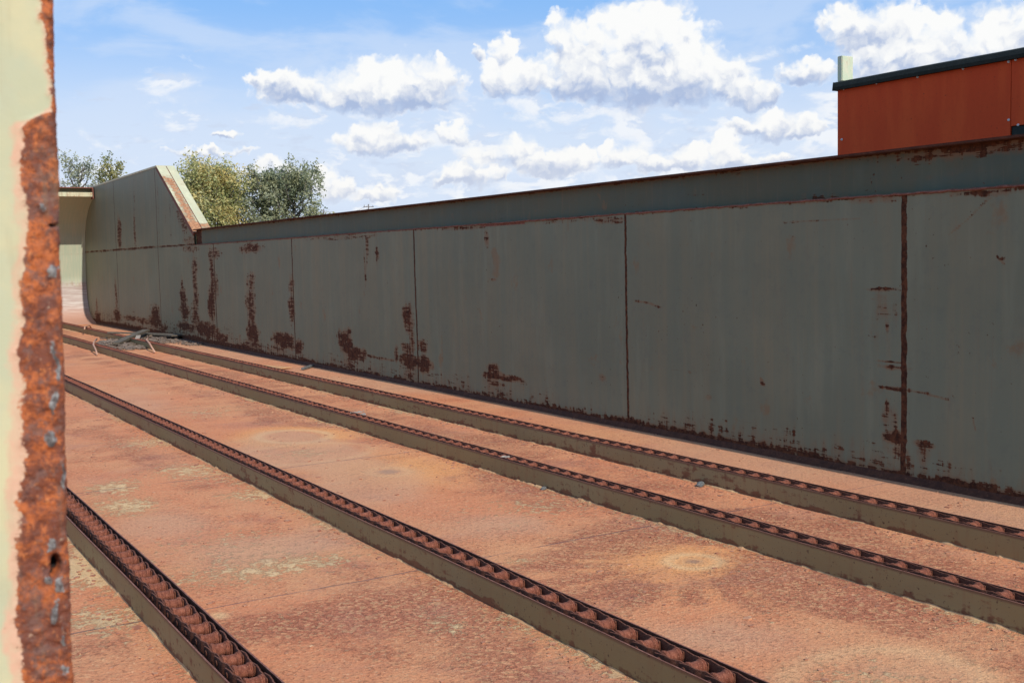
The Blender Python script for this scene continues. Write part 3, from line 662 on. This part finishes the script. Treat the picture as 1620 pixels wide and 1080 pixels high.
for (x, y, rx, ry) in [(88, 892, 7, 13), (84, 905, 4, 6), (93, 195, 2, 3), (88, 356, 9, 1.6)]:
    a, b = pxz(x, y); hole = np.maximum(hole, np.clip(1.6 - ell(Xq + nb * .004, Zq + nb * .004, a, b, rx * mpx, ry * mpz) * 1.1, 0, 1))
fk = np.zeros_like(Xq)
for (x, y, rx, ry) in [(85, 640, 6, 22), (83, 690, 9, 16), (96, 760, 4, 30), (82, 860, 9, 10), (75, 915, 6, 8), (93, 925, 7, 16), (90, 965, 8, 18), (100, 1060, 8, 7), (37, 962, 5, 5), (88, 590, 5, 20), (82, 430, 8, 12), (86, 570, 5, 30), (103, 1000, 4, 30), (73, 320, 4, 10)]:
    a, b = pxz(x, y); fk = np.maximum(fk, np.clip(1.5 - ell(Xq + nb * .012, Zq + nb * .012, a, b, rx * mpx, ry * mpz), 0, 1))
rough_ = fbm(Xq * 140, Zq * 140, 4); rb = fbm(Xq * 35, Zq * 30, 4)
depth = -.0032 * ru * np.clip(.4 + rb * 2, 0, 1) - .0050 * ru * (rough_ + .12) - .004 * fk * np.clip(.5 + nb * 2, 0, 1) + .020 * np.clip(hole, 0, 1)
depth += .004 * np.clip(1 + U / .006, 0, 1) ** 2 
Pf = np.stack([Xq, PY + depth, Zq], -1)
back = Pf[:, ::-1].copy(); back[..., 1] = PY + .030
Pall = np.concatenate([Pf, back[:, :1] - np.array([0, .012, 0]), back], 1)
z0 = np.zeros((len(zz), 1)); bko = np.ones((len(zz), 1))
ext = lambda a, v: np.concatenate([a, np.full((len(zz), 1), v), np.full((len(zz), a.shape[1]), v)], 1)
me = gridmesh('plate_edge', Pall)
fattr(me, 'rust', ext(ru, 1.0)); fattr(me, 'pink', ext(pk, 1.0)); fattr(me, 'flake', ext(fk, 0.0)); fattr(me, 'hole', ext(hole, 0.0))
def mat_plate():
    m, g = material('torn_painted_plate'); C = g.coord(); x, y, z = g.sep(C)
    ru, pk, fk, ho = (g.attr(k) for k in ('rust', 'pink', 'flake', 'hole'))
    n = g.noise(C, 30, 6, .65); f = g.noise(C, 160, 5, .7); b = g.noise(C, 9, 4, .6); v = g.noise(C, 420, 3, .6)
    paint = g.mix(g.step(b, .38, .62), (.46, .45, .29), (.55, .49, .29)); paint = g.mix(g.step(n, .45, .75) * .35, paint, (.44, .46, .33))
    pink = g.mix(g.step(n, .40, .60), (.62, .36, .24), (.58, .40, .26))
    pn = g.noise(C, 45, 6, .7)
    c = g.mix(g.step(pk + (f - .5) * 1.0 + (pn - .5) * 1.6, .12, 1.0) * .95, paint, pink)
    rc = g.mix(g.step(n + (f - .5) * .5, .40, .58), (.17, .050, .026), (.44, .115, .032))
    rc = g.mix(g.step(g.noise(C, 70, 6, .75), .50, .60) * .8, rc, (.17, .085, .065)); rc = g.mix(g.step(g.noise(g.scale(C, (1, 1, .5), (2, 2, 2)), 140, 5, .75), .56, .64) * .7, rc, (.085, .035, .028))
    rc = g.mix(g.step(f, .56, .72) * .55, rc, (.60, .22, .07)); rc = g.mix(g.step(v, .54, .68) * .6, rc, (.10, .035, .024)); rc = g.mix(g.step(g.noise(C, 22, 5, .7), .50, .66) * .6, rc, (.13, .065, .055))
    c = g.mix(g.step(ru + (f - .5) * 1.5 + (n - .5) * 1.3 + (pn - .5) * .8, .42, .64), c, rc)
    c = g.mix(g.step(g.noise(g.scale(C, (1, 1, .12)), 60, 5, .6), .52, .72) * .25, c, (.34, .27, .16))
    dots = g.step(g.noise(g.scale(C, (1, 1, 1), (3, 3, 3)), 120, 2, .5), .70, .74) * g.step(pk, .0, .3)
    c = g.mix(dots * .8, c, (.22, .09, .05))
    gr = g.mix(g.step(f, .4, .65), (.085, .070, .065), (.27, .25, .235))
    c = g.mix(g.step(fk + (f - .5) * 2.0 + (pn - .5) * 1.5, .45, .70), c, gr)
    c = g.mix(g.step(ho, .55, .8), c, (.012, .010, .010))
    finish(g, c, .75, g.bump((f + v * .5) * (ru * .9 + .10), .9, .0020), spec=.3); return m
o = link('steel_plate', me, mat_plate(), label='torn rusty edge of a pale green painted plate close to the camera', category='steel plate')

# ------------------------------------------------------------------ orange cabin beyond the wall
CX = 8.2
def cz(x, y): return onx(x, y, CX)[1:]
yL, zt = cz(1325, 138); yS = cz(1600, 105)[0]; zB = -.2; yN = 2.6
zt = 3.248
cab = empty('cabin', (CX + 1.2, 5, -1.6), label='orange red panelled cabin with dark green roof trim behind the side wall', category='cabin')
def mat_panel():
    m, g = material('orange_red_panel'); C = g.coord()
    n = g.noise(g.scale(C, (6, 6, 1)), 1, 5, .6); n2 = g.noise(C, 30, 5, .6); s = g.step(g.noise(C, 45, 2, .5), .70, .74)
    c = g.mix(g.step(n, .4, .7), (.60, .068, .018), (.66, .088, .022)); c = g.mix(g.step(n2, .5, .8) * .3, c, (.36, .045, .012)); c = g.mix(s * .6, c, (.12, .03, .02))
    finish(g, c, .7, g.bump(g.noise(C, 2, 2), .15, .02), spec=.15); return m
M_PANEL = mat_panel(); M_TRIM = mat_rust('dark_green_trim', (.018, .022, .018), (.026, .030, .025), (.05, .05, .04), 14, .3)
mb = MB(); mb.box(CX, yS + .002, zB, CX + .02, yL, zt); link('wall_panel', bevel(mb.mesh('wall_panel'), .002), M_PANEL, cab)
mb = MB(); mb.box(CX, yN, 2.66, CX + .02, yS - .002, zt); link('wall_panel', bevel(mb.mesh('wall_panel'), .002), M_PANEL, cab)
mb = MB(); mb.box(CX + .021, yN, zB, CX + .06, yL - .004, zt - .01); link('inner_frame', mb.mesh('inner_frame'), M_TRIM, cab)
mb = MB(); mb.box(CX - .004, yN, 2.56, CX + .02, yS - .02, 2.65); link('window_frame', mb.mesh('window_frame'), M_TRIM, cab)
mb = MB(); mb.box(CX + .061, yN, zB, CX + 2.4, yL, zt); link('cabin_body', mb.mesh('cabin_body'), M_PANEL, cab)
mb = MB()
yy = np.arange(yN, yL + .05, .12)
P = []
for v in yy:
    d = .006 * float(fbm(np.array(v * 1.1), np.array(3.0), 3))
    P.append([(CX + .03, v, zt - .058 + d), (CX - .035, v, zt - .058 + d), (CX - .042, v, zt - .03 + d), (CX - .035, v, zt + .01 + d), (CX - .01, v, zt + .022 + d), (CX + 2.4, v, zt + .022 + d)])
me = gridmesh('roof_trim', np.array(P), smooth=False); link('roof_trim', me, M_TRIM, cab)
mb = MB(); mb.prism([(CX - .042, zt - .058), (CX + 2.4, zt - .058), (CX + 2.4, zt + .02), (CX - .03, zt + .02)], 'y', yy[-1] - .002, yy[-1] + .012); link('trim_end', mb.mesh('trim_end'), M_TRIM, cab)
bolt = MB(); bolt.tube([(0, 0, 0), (-.006, 0, 0)], [.011, .010], 10); bolt.tube([(-.004, 0, 0), (-.014, 0, 0)], [.0065, .0055], 8); BOLT = bolt.mesh('bolt'); BOLT.materials.append(mat_rust('bolt_steel', (.55, .55, .56), (.75, .75, .75), (.4, .35, .3), 60, .2))
for x, y in [(1335, 141), (1387, 132), (1452, 122), (1524, 109), (1596, 98), (1607, 95), (1332, 221), (1596, 190), (1611, 198)]:
    b, c = cz(x, y); o = link('bolt', BOLT, None, cab); o.location = Vector((CX, b, c)) - cab.location
a1, c1 = cz(1322, 90); a2, c2 = cz(1335, 90)
wq = ony(1350, 90, 7.325)[0]; sp = MB(); sp.box(CX - .002, 7.325, zt + .024, wq, 7.385, 3.508)
def mat_post():
    m, g = material('pale_green_post'); C = g.coord(); n = g.noise(C, 20, 6, .65); st = g.noise(g.scale(C, (30, 30, 4)), 1, 5, .65)
    c = g.mix(g.step(n, .4, .7), (.50, .56, .40), (.62, .58, .42)); c = g.mix(g.step(st, .55, .66) * .8, c, (.32, .14, .06)); finish(g, c, .7); return m
link('square_post', bevel(sp.mesh('square_post'), .006), mat_post(), label='pale green rusty steel post standing on the left corner of the orange red cabin', category='post')

# ------------------------------------------------------------------ litter on the deck
def board(name, x, y, L_, W_, T_, yaw, mat, label, cat='board', tilt=0.0, z=None, roll=0.0, **kw):
    p = onz(x, y); o = empty  # noqa
    mb = MB(); n = 6
    for i in range(1):
        V = []
        for k in range(n + 1):
            t = -L_ / 2 + L_ * k / n; jw = random.uniform(-.08, .08) * W_; jz = random.uniform(-.1, .1) * T_
            V += [(t, -W_ / 2 + jw, 0 + jz), (t, W_ / 2 + jw, 0 + jz), (t, W_ / 2 + jw, T_ + jz), (t, -W_ / 2 + jw, T_ + jz)]
        F = [(k * 4 + j, k * 4 + (j + 1) % 4, k * 4 + 4 + (j + 1) % 4, k * 4 + 4 + j) for k in range(n) for j in range(4)] + [(0, 1, 2, 3), (n * 4, n * 4 + 1, n * 4 + 2, n * 4 + 3)]
        mb.add(V, F)
    o = link(name, mb.mesh(name), mat, label=label, category=cat, **kw)
    o.location = (p[0], p[1], .012 if z is None else z); o.rotation_euler = (roll, -tilt, yaw); return o
pa = onz(192, 548); pb = onz(228, 541)
board('plank', 209, 543, 2.3, .16, .05, math.atan2(pb[1] - pa[1], pb[0] - pa[0]) + .12, M_WOOD, 'long grey weathered plank leaning across the track by the wall', 'plank', tilt=.055, z=.12)
board('plank', 250, 537, 1.6, .30, .03, 1.9, M_WOOD, 'wide grey board lying flat at the foot of the wall by the debris', 'plank', z=.10)
board('plank', 222, 536, 1.5, .12, .03, 2.5, M_WOOD, 'thin grey board half buried in the far debris heap', 'plank', z=.11, tilt=.05)
board('scrap', 276, 540, .45, .10, .02, .4, M_WHITE, 'small white strip beside the wall, right of the debris heap', 'scrap')
board('scrap', 430, 582, .75, .22, .012, 1.9, M_CRUST, 'flat pale strip on the deck between wall and nearest track', 'scrap')
board('scrap', 487, 583, .50, .05, .03, .9, M_STONE, 'dark thin bar lying at the foot of the wall', 'scrap')
board('scrap', 218, 545, .35, .09, .03, 1.2, M_WHITE, 'short white scrap at the end of the long plank', 'scrap', tilt=.4, z=.10)
def stone(x, y, s, label, mat=M_STONE, z=0.0):
    bm = bmesh.new(); bmesh.ops.create_icosphere(bm, subdivisions=3, radius=1)
    for v in bm.verts:
        c = v.co; k = 1 + .5 * float(fbm(np.array(c.x * 1.3 + x), np.array(c.y * 1.3 + c.z * .7), 3)); v.co = (c.x * s[0] * k, c.y * s[1] * k, max(c.z * s[2] * k, -.3 * s[2]))
    me = bpy.data.meshes.new('stone'); bm.to_mesh(me); bm.free()
    p = onz(x, y, z); o = link('stone', me, mat, label=label, category='stone'); o.location = (p[0], p[1], z + .3 * s[2]); o.rotation_euler = (0, 0, random.uniform(0, 3)); return o
stone(1108, 768, (.052, .028, .022), 'small dark grey stone against the foot of the last track')
stone(860, 774, (.03, .02, .018), 'small grey stone below the third track at mid deck')
for (x, y, yw, Ls, lb) in [(565, 652, .3, .16, 'grey white rag caught in the chain of the third track, far one'), (800, 722, .5, .10, 'bright white scrap lying in the chain of the third track'), (575, 655, 1.2, .10, 'second grey rag in the third chain beside the first')]:
    p = onz(x, y, .125); mb = MB()
    V = []; n = 5
    for i in range(n):
        for j in range(n): V.append(((i / 4 - .5) * Ls + random.uniform(-.01, .01), (j / 4 - .5) * .05 + random.uniform(-.008, .008), random.uniform(0, .016)))
    Pm = np.array(V).reshape(n, n, 3); me = gridmesh('rag', Pm, smooth=False, flip=True); o = link('rag', me, M_WHITE, label=lb, category='rag'); o.location = (p[0], p[1], .118); o.rotation_euler = (0, 0, yw)
def rod(pts, r, label):
    mb = MB(); mb.tube(pts, r, 8); link('bent_rod', mb.mesh('bent_rod', True), M_ROD, label=label, category='rod')
X3 = TRACKS[2][0]; X4 = TRACKS[3][0]
a = onx(139, 543, X3)[1]; b = onz(158, 560)
rod([(X3 + .35, a + .9, .155), (X3 + .10, a - .1, .16), (X3 - .03, a - .7, .15), (X3 - .10, a - 1.3, .08), (X3 - .16, a - 1.7, .02)], .017, 'pale rusty bent rod drooping over the third track')
a = onx(226, 538, X4)[1]
rod([(X4 + .30, a + .8, .16), (X4 + .05, a - .1, .165), (X4 - .06, a - .8, .14), (X4 - .16, a - 1.6, .02)], .018, 'pale rusty bent rod over the track along the wall')
a0 = onz(92, 512)
rod([(X4 + .5, 31.0, .02), (X4 + .30, 30.2, .16), (X4 + .0, 29.2, .17), (X4 - .12, 28.6, .15)], .018, 'rusty rod lying over the far end of the track along the wall')
# rubble and bark crumbs
def rubble(name, spots, label):
    rb = MB()
    for (x, y, rx, ry, hh, n, s) in spots:
        p = onz(x, y)
        for i in range(n):
            a = random.uniform(0, 6.28); q = random.random() ** .6; X = p[0] + rx * q * math.cos(a); Y = p[1] + ry * q * math.sin(a); Z = hh * (1 - q) * random.uniform(.3, 1)
            if X > WX - .03: continue
            sz = s * random.uniform(.35, 1.3); Mx = Matrix.Translation((X, Y, Z + sz * .2)) @ Matrix.Rotation(random.uniform(0, 3), 4, 'Z') @ Matrix.Rotation(random.uniform(-.5, .5), 4, 'X')
            lx, ly, lz = sz * random.uniform(.5, 2.2), sz * random.uniform(.3, .8), sz * random.uniform(.15, .45)
            V = [tuple(Mx @ Vector((sx * lx / 2 * random.uniform(.6, 1), sy * ly / 2 * random.uniform(.6, 1), sz_ * lz / 2))) for sz_ in (-1, 1) for sy in (-1, 1) for sx in (-1, 1)]
            rb.add(V, [(0, 2, 3, 1), (4, 5, 7, 6), (0, 1, 5, 4), (2, 6, 7, 3), (0, 4, 6, 2), (1, 3, 7, 5)])
    link(name, rb.mesh(name), M_RUBBLE, kind='stuff', label=label, category='rubble')
rubble('rubble', [(190, 547, .38, 1.5, .06, 420, .09), (236, 537, .55, 1.6, .09, 460, .09), (215, 542, .5, 1.2, .10, 300, .08), (285, 541, .22, 1.6, .03, 200, .06), (200, 538, .4, 1.6, .05, 200, .08)], 'grey bark and rubble heap between the last two tracks and the wall')
rubble('rubble', [(144, 506, .5, 1.3, .22, 420, .12), (120, 508, .7, 1.0, .10, 260, .10)], 'small dark rubble heap in the far corner of the deck')

# loose scale and flakes lying about, thickest along the feet of the tracks
fkb = MB()
for i in range(2600):
    yv_ = 2.0 + 14 * random.random() ** 1.7; q = random.random()
    if q < .6:
        tx, tw = random.choice(TRACKS); X_ = tx - abs(random.gauss(0, .09)) - .03
    else: X_ = random.uniform(.4, WX - .05)
    if any(tx - .012 < X_ < tx + tw + .012 for tx, tw in TRACKS): continue
    sz = random.uniform(.004, .011) * (1 + .12 * yv_) * (1.6 if random.random() < .06 else 1); a = random.uniform(0, 6.28)
    pts = [(X_ + sz * random.uniform(.5, 1.2) * math.cos(a + t), yv_ + sz * random.uniform(.5, 1.2) * math.sin(a + t)) for t in (0, 1.2, 2.5, 3.7, 5.0)]
    zb = float(deck_z(np.array(X_), np.array(yv_))); tl = random.uniform(.0015, .006)
    V = [(px_, py_, zb - .002) for px_, py_ in pts] + [(px_, py_, zb + tl * random.uniform(.5, 1.6)) for px_, py_ in pts]
    fkb.add(V, [(5, 6, 7, 8, 9)] + [(k, (k + 1) % 5, 5 + (k + 1) % 5, 5 + k) for k in range(5)])
M_FLAKE = mat_rust('loose_scale', (.30, .115, .065), (.50, .24, .13), (.66, .42, .22), 9, .5)
link('loose_scale', fkb.mesh('loose_scale'), M_FLAKE, kind='stuff', label='loose rust flakes scattered over the deck and along the tracks', category='rust flakes')

# ------------------------------------------------------------------ trees and poles beyond
def mat_leaf(name, cols, tr=.35):
    m, g = material(name); C = g.coord(); a = g.attr('tone'); n = g.noise(C, .45, 4, .6)
    c = g.mix(g.step(a, .15, .85), cols[0], cols[1]); c = g.mix(g.step(n + (a - .5) * .3, .46, .62) * .8, c, cols[2])
    finish(g, c, .6, spec=.25)
    t = g.n.new('ShaderNodeBsdfTranslucent'); g.put(t.inputs[0], c); mx = g.n.new('ShaderNodeMixShader'); mx.inputs[0].default_value = tr
    o = [n for n in g.n if n.type == 'OUTPUT_MATERIAL'][0]
    g.l.new(g.bsdf.outputs[0], mx.inputs[1]); g.l.new(t.outputs[0], mx.inputs[2]); g.l.new(mx.outputs[0], o.inputs[0]); return m
M_BARK = mat_rust('grey_bark', (.09, .08, .065), (.15, .13, .11), (.2, .18, .15), 3, .5, .05)
def tree(X, Y, H, Rw, nlimb, nleaf, ls, mat, label, z0=-1.6, upright=.6, dens=.7, seed=1, low=.25):
    rnd = random.Random(seed); r = np.random.default_rng(seed)
    t = empty('tree', (X, Y, z0), label=label, category='tree', group='trees beyond the side wall')
    tb = MB(); tb.tube([(0, 0, 0), (.1, 0, H * .3), (-.1, .1, H * .6), (.05, 0, H * .9)], [H * .022, H * .017, H * .010, H * .003], 8)
    link('trunk', tb.mesh('trunk', True), M_BARK, t, (0, 0, 0))
    lb = MB(); tips = []
    for i in range(nlimb):
        h0 = H * (low + (.88 - low) * (i + rnd.random()) / nlimb); a = i * 2.4 + rnd.uniform(-.4, .4)
        rel = (h0 / H - low) / (1 - low)
        reach = Rw * (math.sin(math.pi * min(1, rel * .75 + .30)) ** .7) * rnd.uniform(.7, 1.08)
        rise = reach * upright * rnd.uniform(.7, 1.3)
        p0 = Vector((0, 0, h0)); p1 = p0 + Vector((math.cos(a) * reach * .5, math.sin(a) * reach * .5, rise * .35)); p2 = p0 + Vector((math.cos(a) * reach * .85, math.sin(a) * reach * .85, rise * 1.0)); p2.z = min(p2.z, H * .97)
        lb.tube([p0, p1, p2], [H * .007, H * .0045, H * .0015], 5)
        for f in (.45, .65, .8, .95, 1.0):
            q = p0.lerp(p1, f * 2) if f < .5 else p1.lerp(p2, (f - .5) * 2)
            for k in range(2):
                o = Vector((rnd.gauss(0, 1), rnd.gauss(0, 1), rnd.gauss(.3, .8))) * (Rw * .15)
                if rnd.random() < dens: tips.append((q + o, rnd.uniform(.55, 1.1))); lb.tube([q, q + o], [H * .0016, H * .0006], 4, False)
    for k in range(5): tips.append((Vector((rnd.gauss(0, .3), rnd.gauss(0, .3), H * rnd.uniform(.88, 1.0))), .6))
    link('limbs', lb.mesh('limbs', True), M_BARK, t, (0, 0, 0))
    per = max(1, nleaf // len(tips)); V = []; tone = []
    for c, s in tips:
        n = int(per * s * rnd.uniform(.6, 1.4)); sp_ = (.05 + Rw * .085) * s
        pts = r.normal(0, 1, (n, 3)) * np.array([sp_, sp_, sp_ * 1.45]) + np.array(c); tn = rnd.random()
        A_ = r.normal(0, 1, (n, 3)); A_ /= np.linalg.norm(A_, axis=1)[:, None]; B_ = np.cross(A_, r.normal(0, 1, (n, 3))); B_ /= np.linalg.norm(B_, axis=1)[:, None]
        l = ls * 1.2 * r.uniform(.6, 1.3, (n, 1))
        q = np.stack([pts - A_ * l, pts + B_ * l * .5, pts + A_ * l, pts - B_ * l * .5], 1); V.append(q.reshape(-1, 3)); tone.append(np.repeat(np.clip(tn * .6 + r.random(n) * .4, 0, 1), 4))
    V = np.concatenate(V); nq = len(V) // 4; me = bpy.data.meshes.new('crown')
    me.vertices.add(len(V)); me.vertices.foreach_set('co', V.reshape(-1).astype(np.float32)); me.loops.add(nq * 4); me.loops.foreach_set('vertex_index', np.arange(nq * 4, dtype=np.int32))
    me.polygons.add(nq); me.polygons.foreach_set('loop_start', (np.arange(nq) * 4).astype(np.int32)); me.update(calc_edges=True)
    fattr(me, 'tone', np.concatenate(tone)); link('crown', me, mat, t, (0, 0, 0)); return t
ML1 = mat_leaf('silver_green_leaves', [(.28, .30, .20), (.52, .53, .42), (.38, .37, .22)])
ML2 = mat_leaf('yellow_green_leaves', [(.32, .34, .13), (.60, .56, .28), (.64, .49, .18)])
ML3 = mat_leaf('dark_green_leaves', [(.19, .22, .13), (.46, .48, .33), (.34, .33, .17)])
def at(x, Y): return ony(x, 350, Y)[0]
def topH(x, y, Y): return ony(x, y, Y)[2] + 1.6
tree(at(128, 110), 110, topH(130, 240, 110), 2.3, 28, 4000, .11, ML1, 'sparse silver green tree just right of the rusty plate edge', seed=3, dens=.5, upright=1.0)
tree(at(178, 112), 112, topH(180, 243, 112), 2.1, 28, 5200, .11, mat_leaf('olive_leaves', [(.20, .22, .08), (.40, .38, .16), (.40, .34, .12)]), 'small olive tree peeping over the raised end of the wall', seed=5, dens=.7, upright=1.0)
tree(at(340, 100), 100, topH(345, 266, 100), 3.6, 64, 30000, .105, ML2, 'broad yellow green tree right of the sloped wall end', seed=8, dens=.95, upright=.9)
tree(at(297, 104), 104, topH(305, 280, 104), 1.7, 24, 3600, .10, mat_leaf('pale_olive_leaves', [(.16, .17, .06), (.30, .27, .11), (.34, .26, .10)]), 'thin pale tree directly behind the sloped wall end', seed=9, dens=.7, upright=1.2)
tree(at(420, 98), 98, topH(422, 268, 98), 2.15, 28, 11000, .115, ML3, 'dark green tree beside the yellow green one', seed=12, dens=.72, upright=1.2)
tree(at(468, 97), 97, topH(470, 268, 97), 2.75, 30, 14000, .115, ML3, 'rightmost dark green tree above the beam', seed=15, dens=.72, upright=1.1)
M_POLE = mat_rust('pole_wood', (.12, .10, .09), (.18, .16, .14), (.2, .2, .2), 4)
def pole(x, ytop, Y, label, arm):
    p = ony(x, ytop, Y); t = empty('utility_pole', (p[0], Y, -1.6), label=label, category='utility pole')
    mb = MB(); mb.tube([(0, 0, 0), (0, 0, p[2] + 1.6)], [.20, .13], 8); link('pole', mb.mesh('pole', True), M_POLE, t, (0, 0, 0))
    if arm:
        mb = MB(); mb.box(-1.3, -.06, p[2] + .9, 1.3, .06, p[2] + 1.05); mb.tube([(-1.1, 0, p[2] + 1.05), (-1.1, 0, p[2] + 1.45)], .06, 6); mb.tube([(1.1, 0, p[2] + 1.05), (1.1, 0, p[2] + 1.35)], .06, 6); link('crossarm', mb.mesh('crossarm'), M_POLE, t, (0, 0, 0))
    return p
q1 = pole(583, 323, 240, 'utility pole with crossarm far beyond the wall', True); q2 = pole(512, 331, 230, 'bare far pole just right of the dark trees', False)
for k, dzz in enumerate((-.2, -.9)):
    mb = MB(); mb.tube([tuple(q2 * (1 - t) + q1 * t + np.array([0, 0, dzz - 1.2 * 4 * t * (1 - t)])) for t in np.linspace(0, 1, 14)], .03, 4)
    link('power_line', mb.mesh('power_line'), M_POLE, label=['upper thin power line between the two far poles', 'lower thin power line between the two far poles'][k], category='cable')
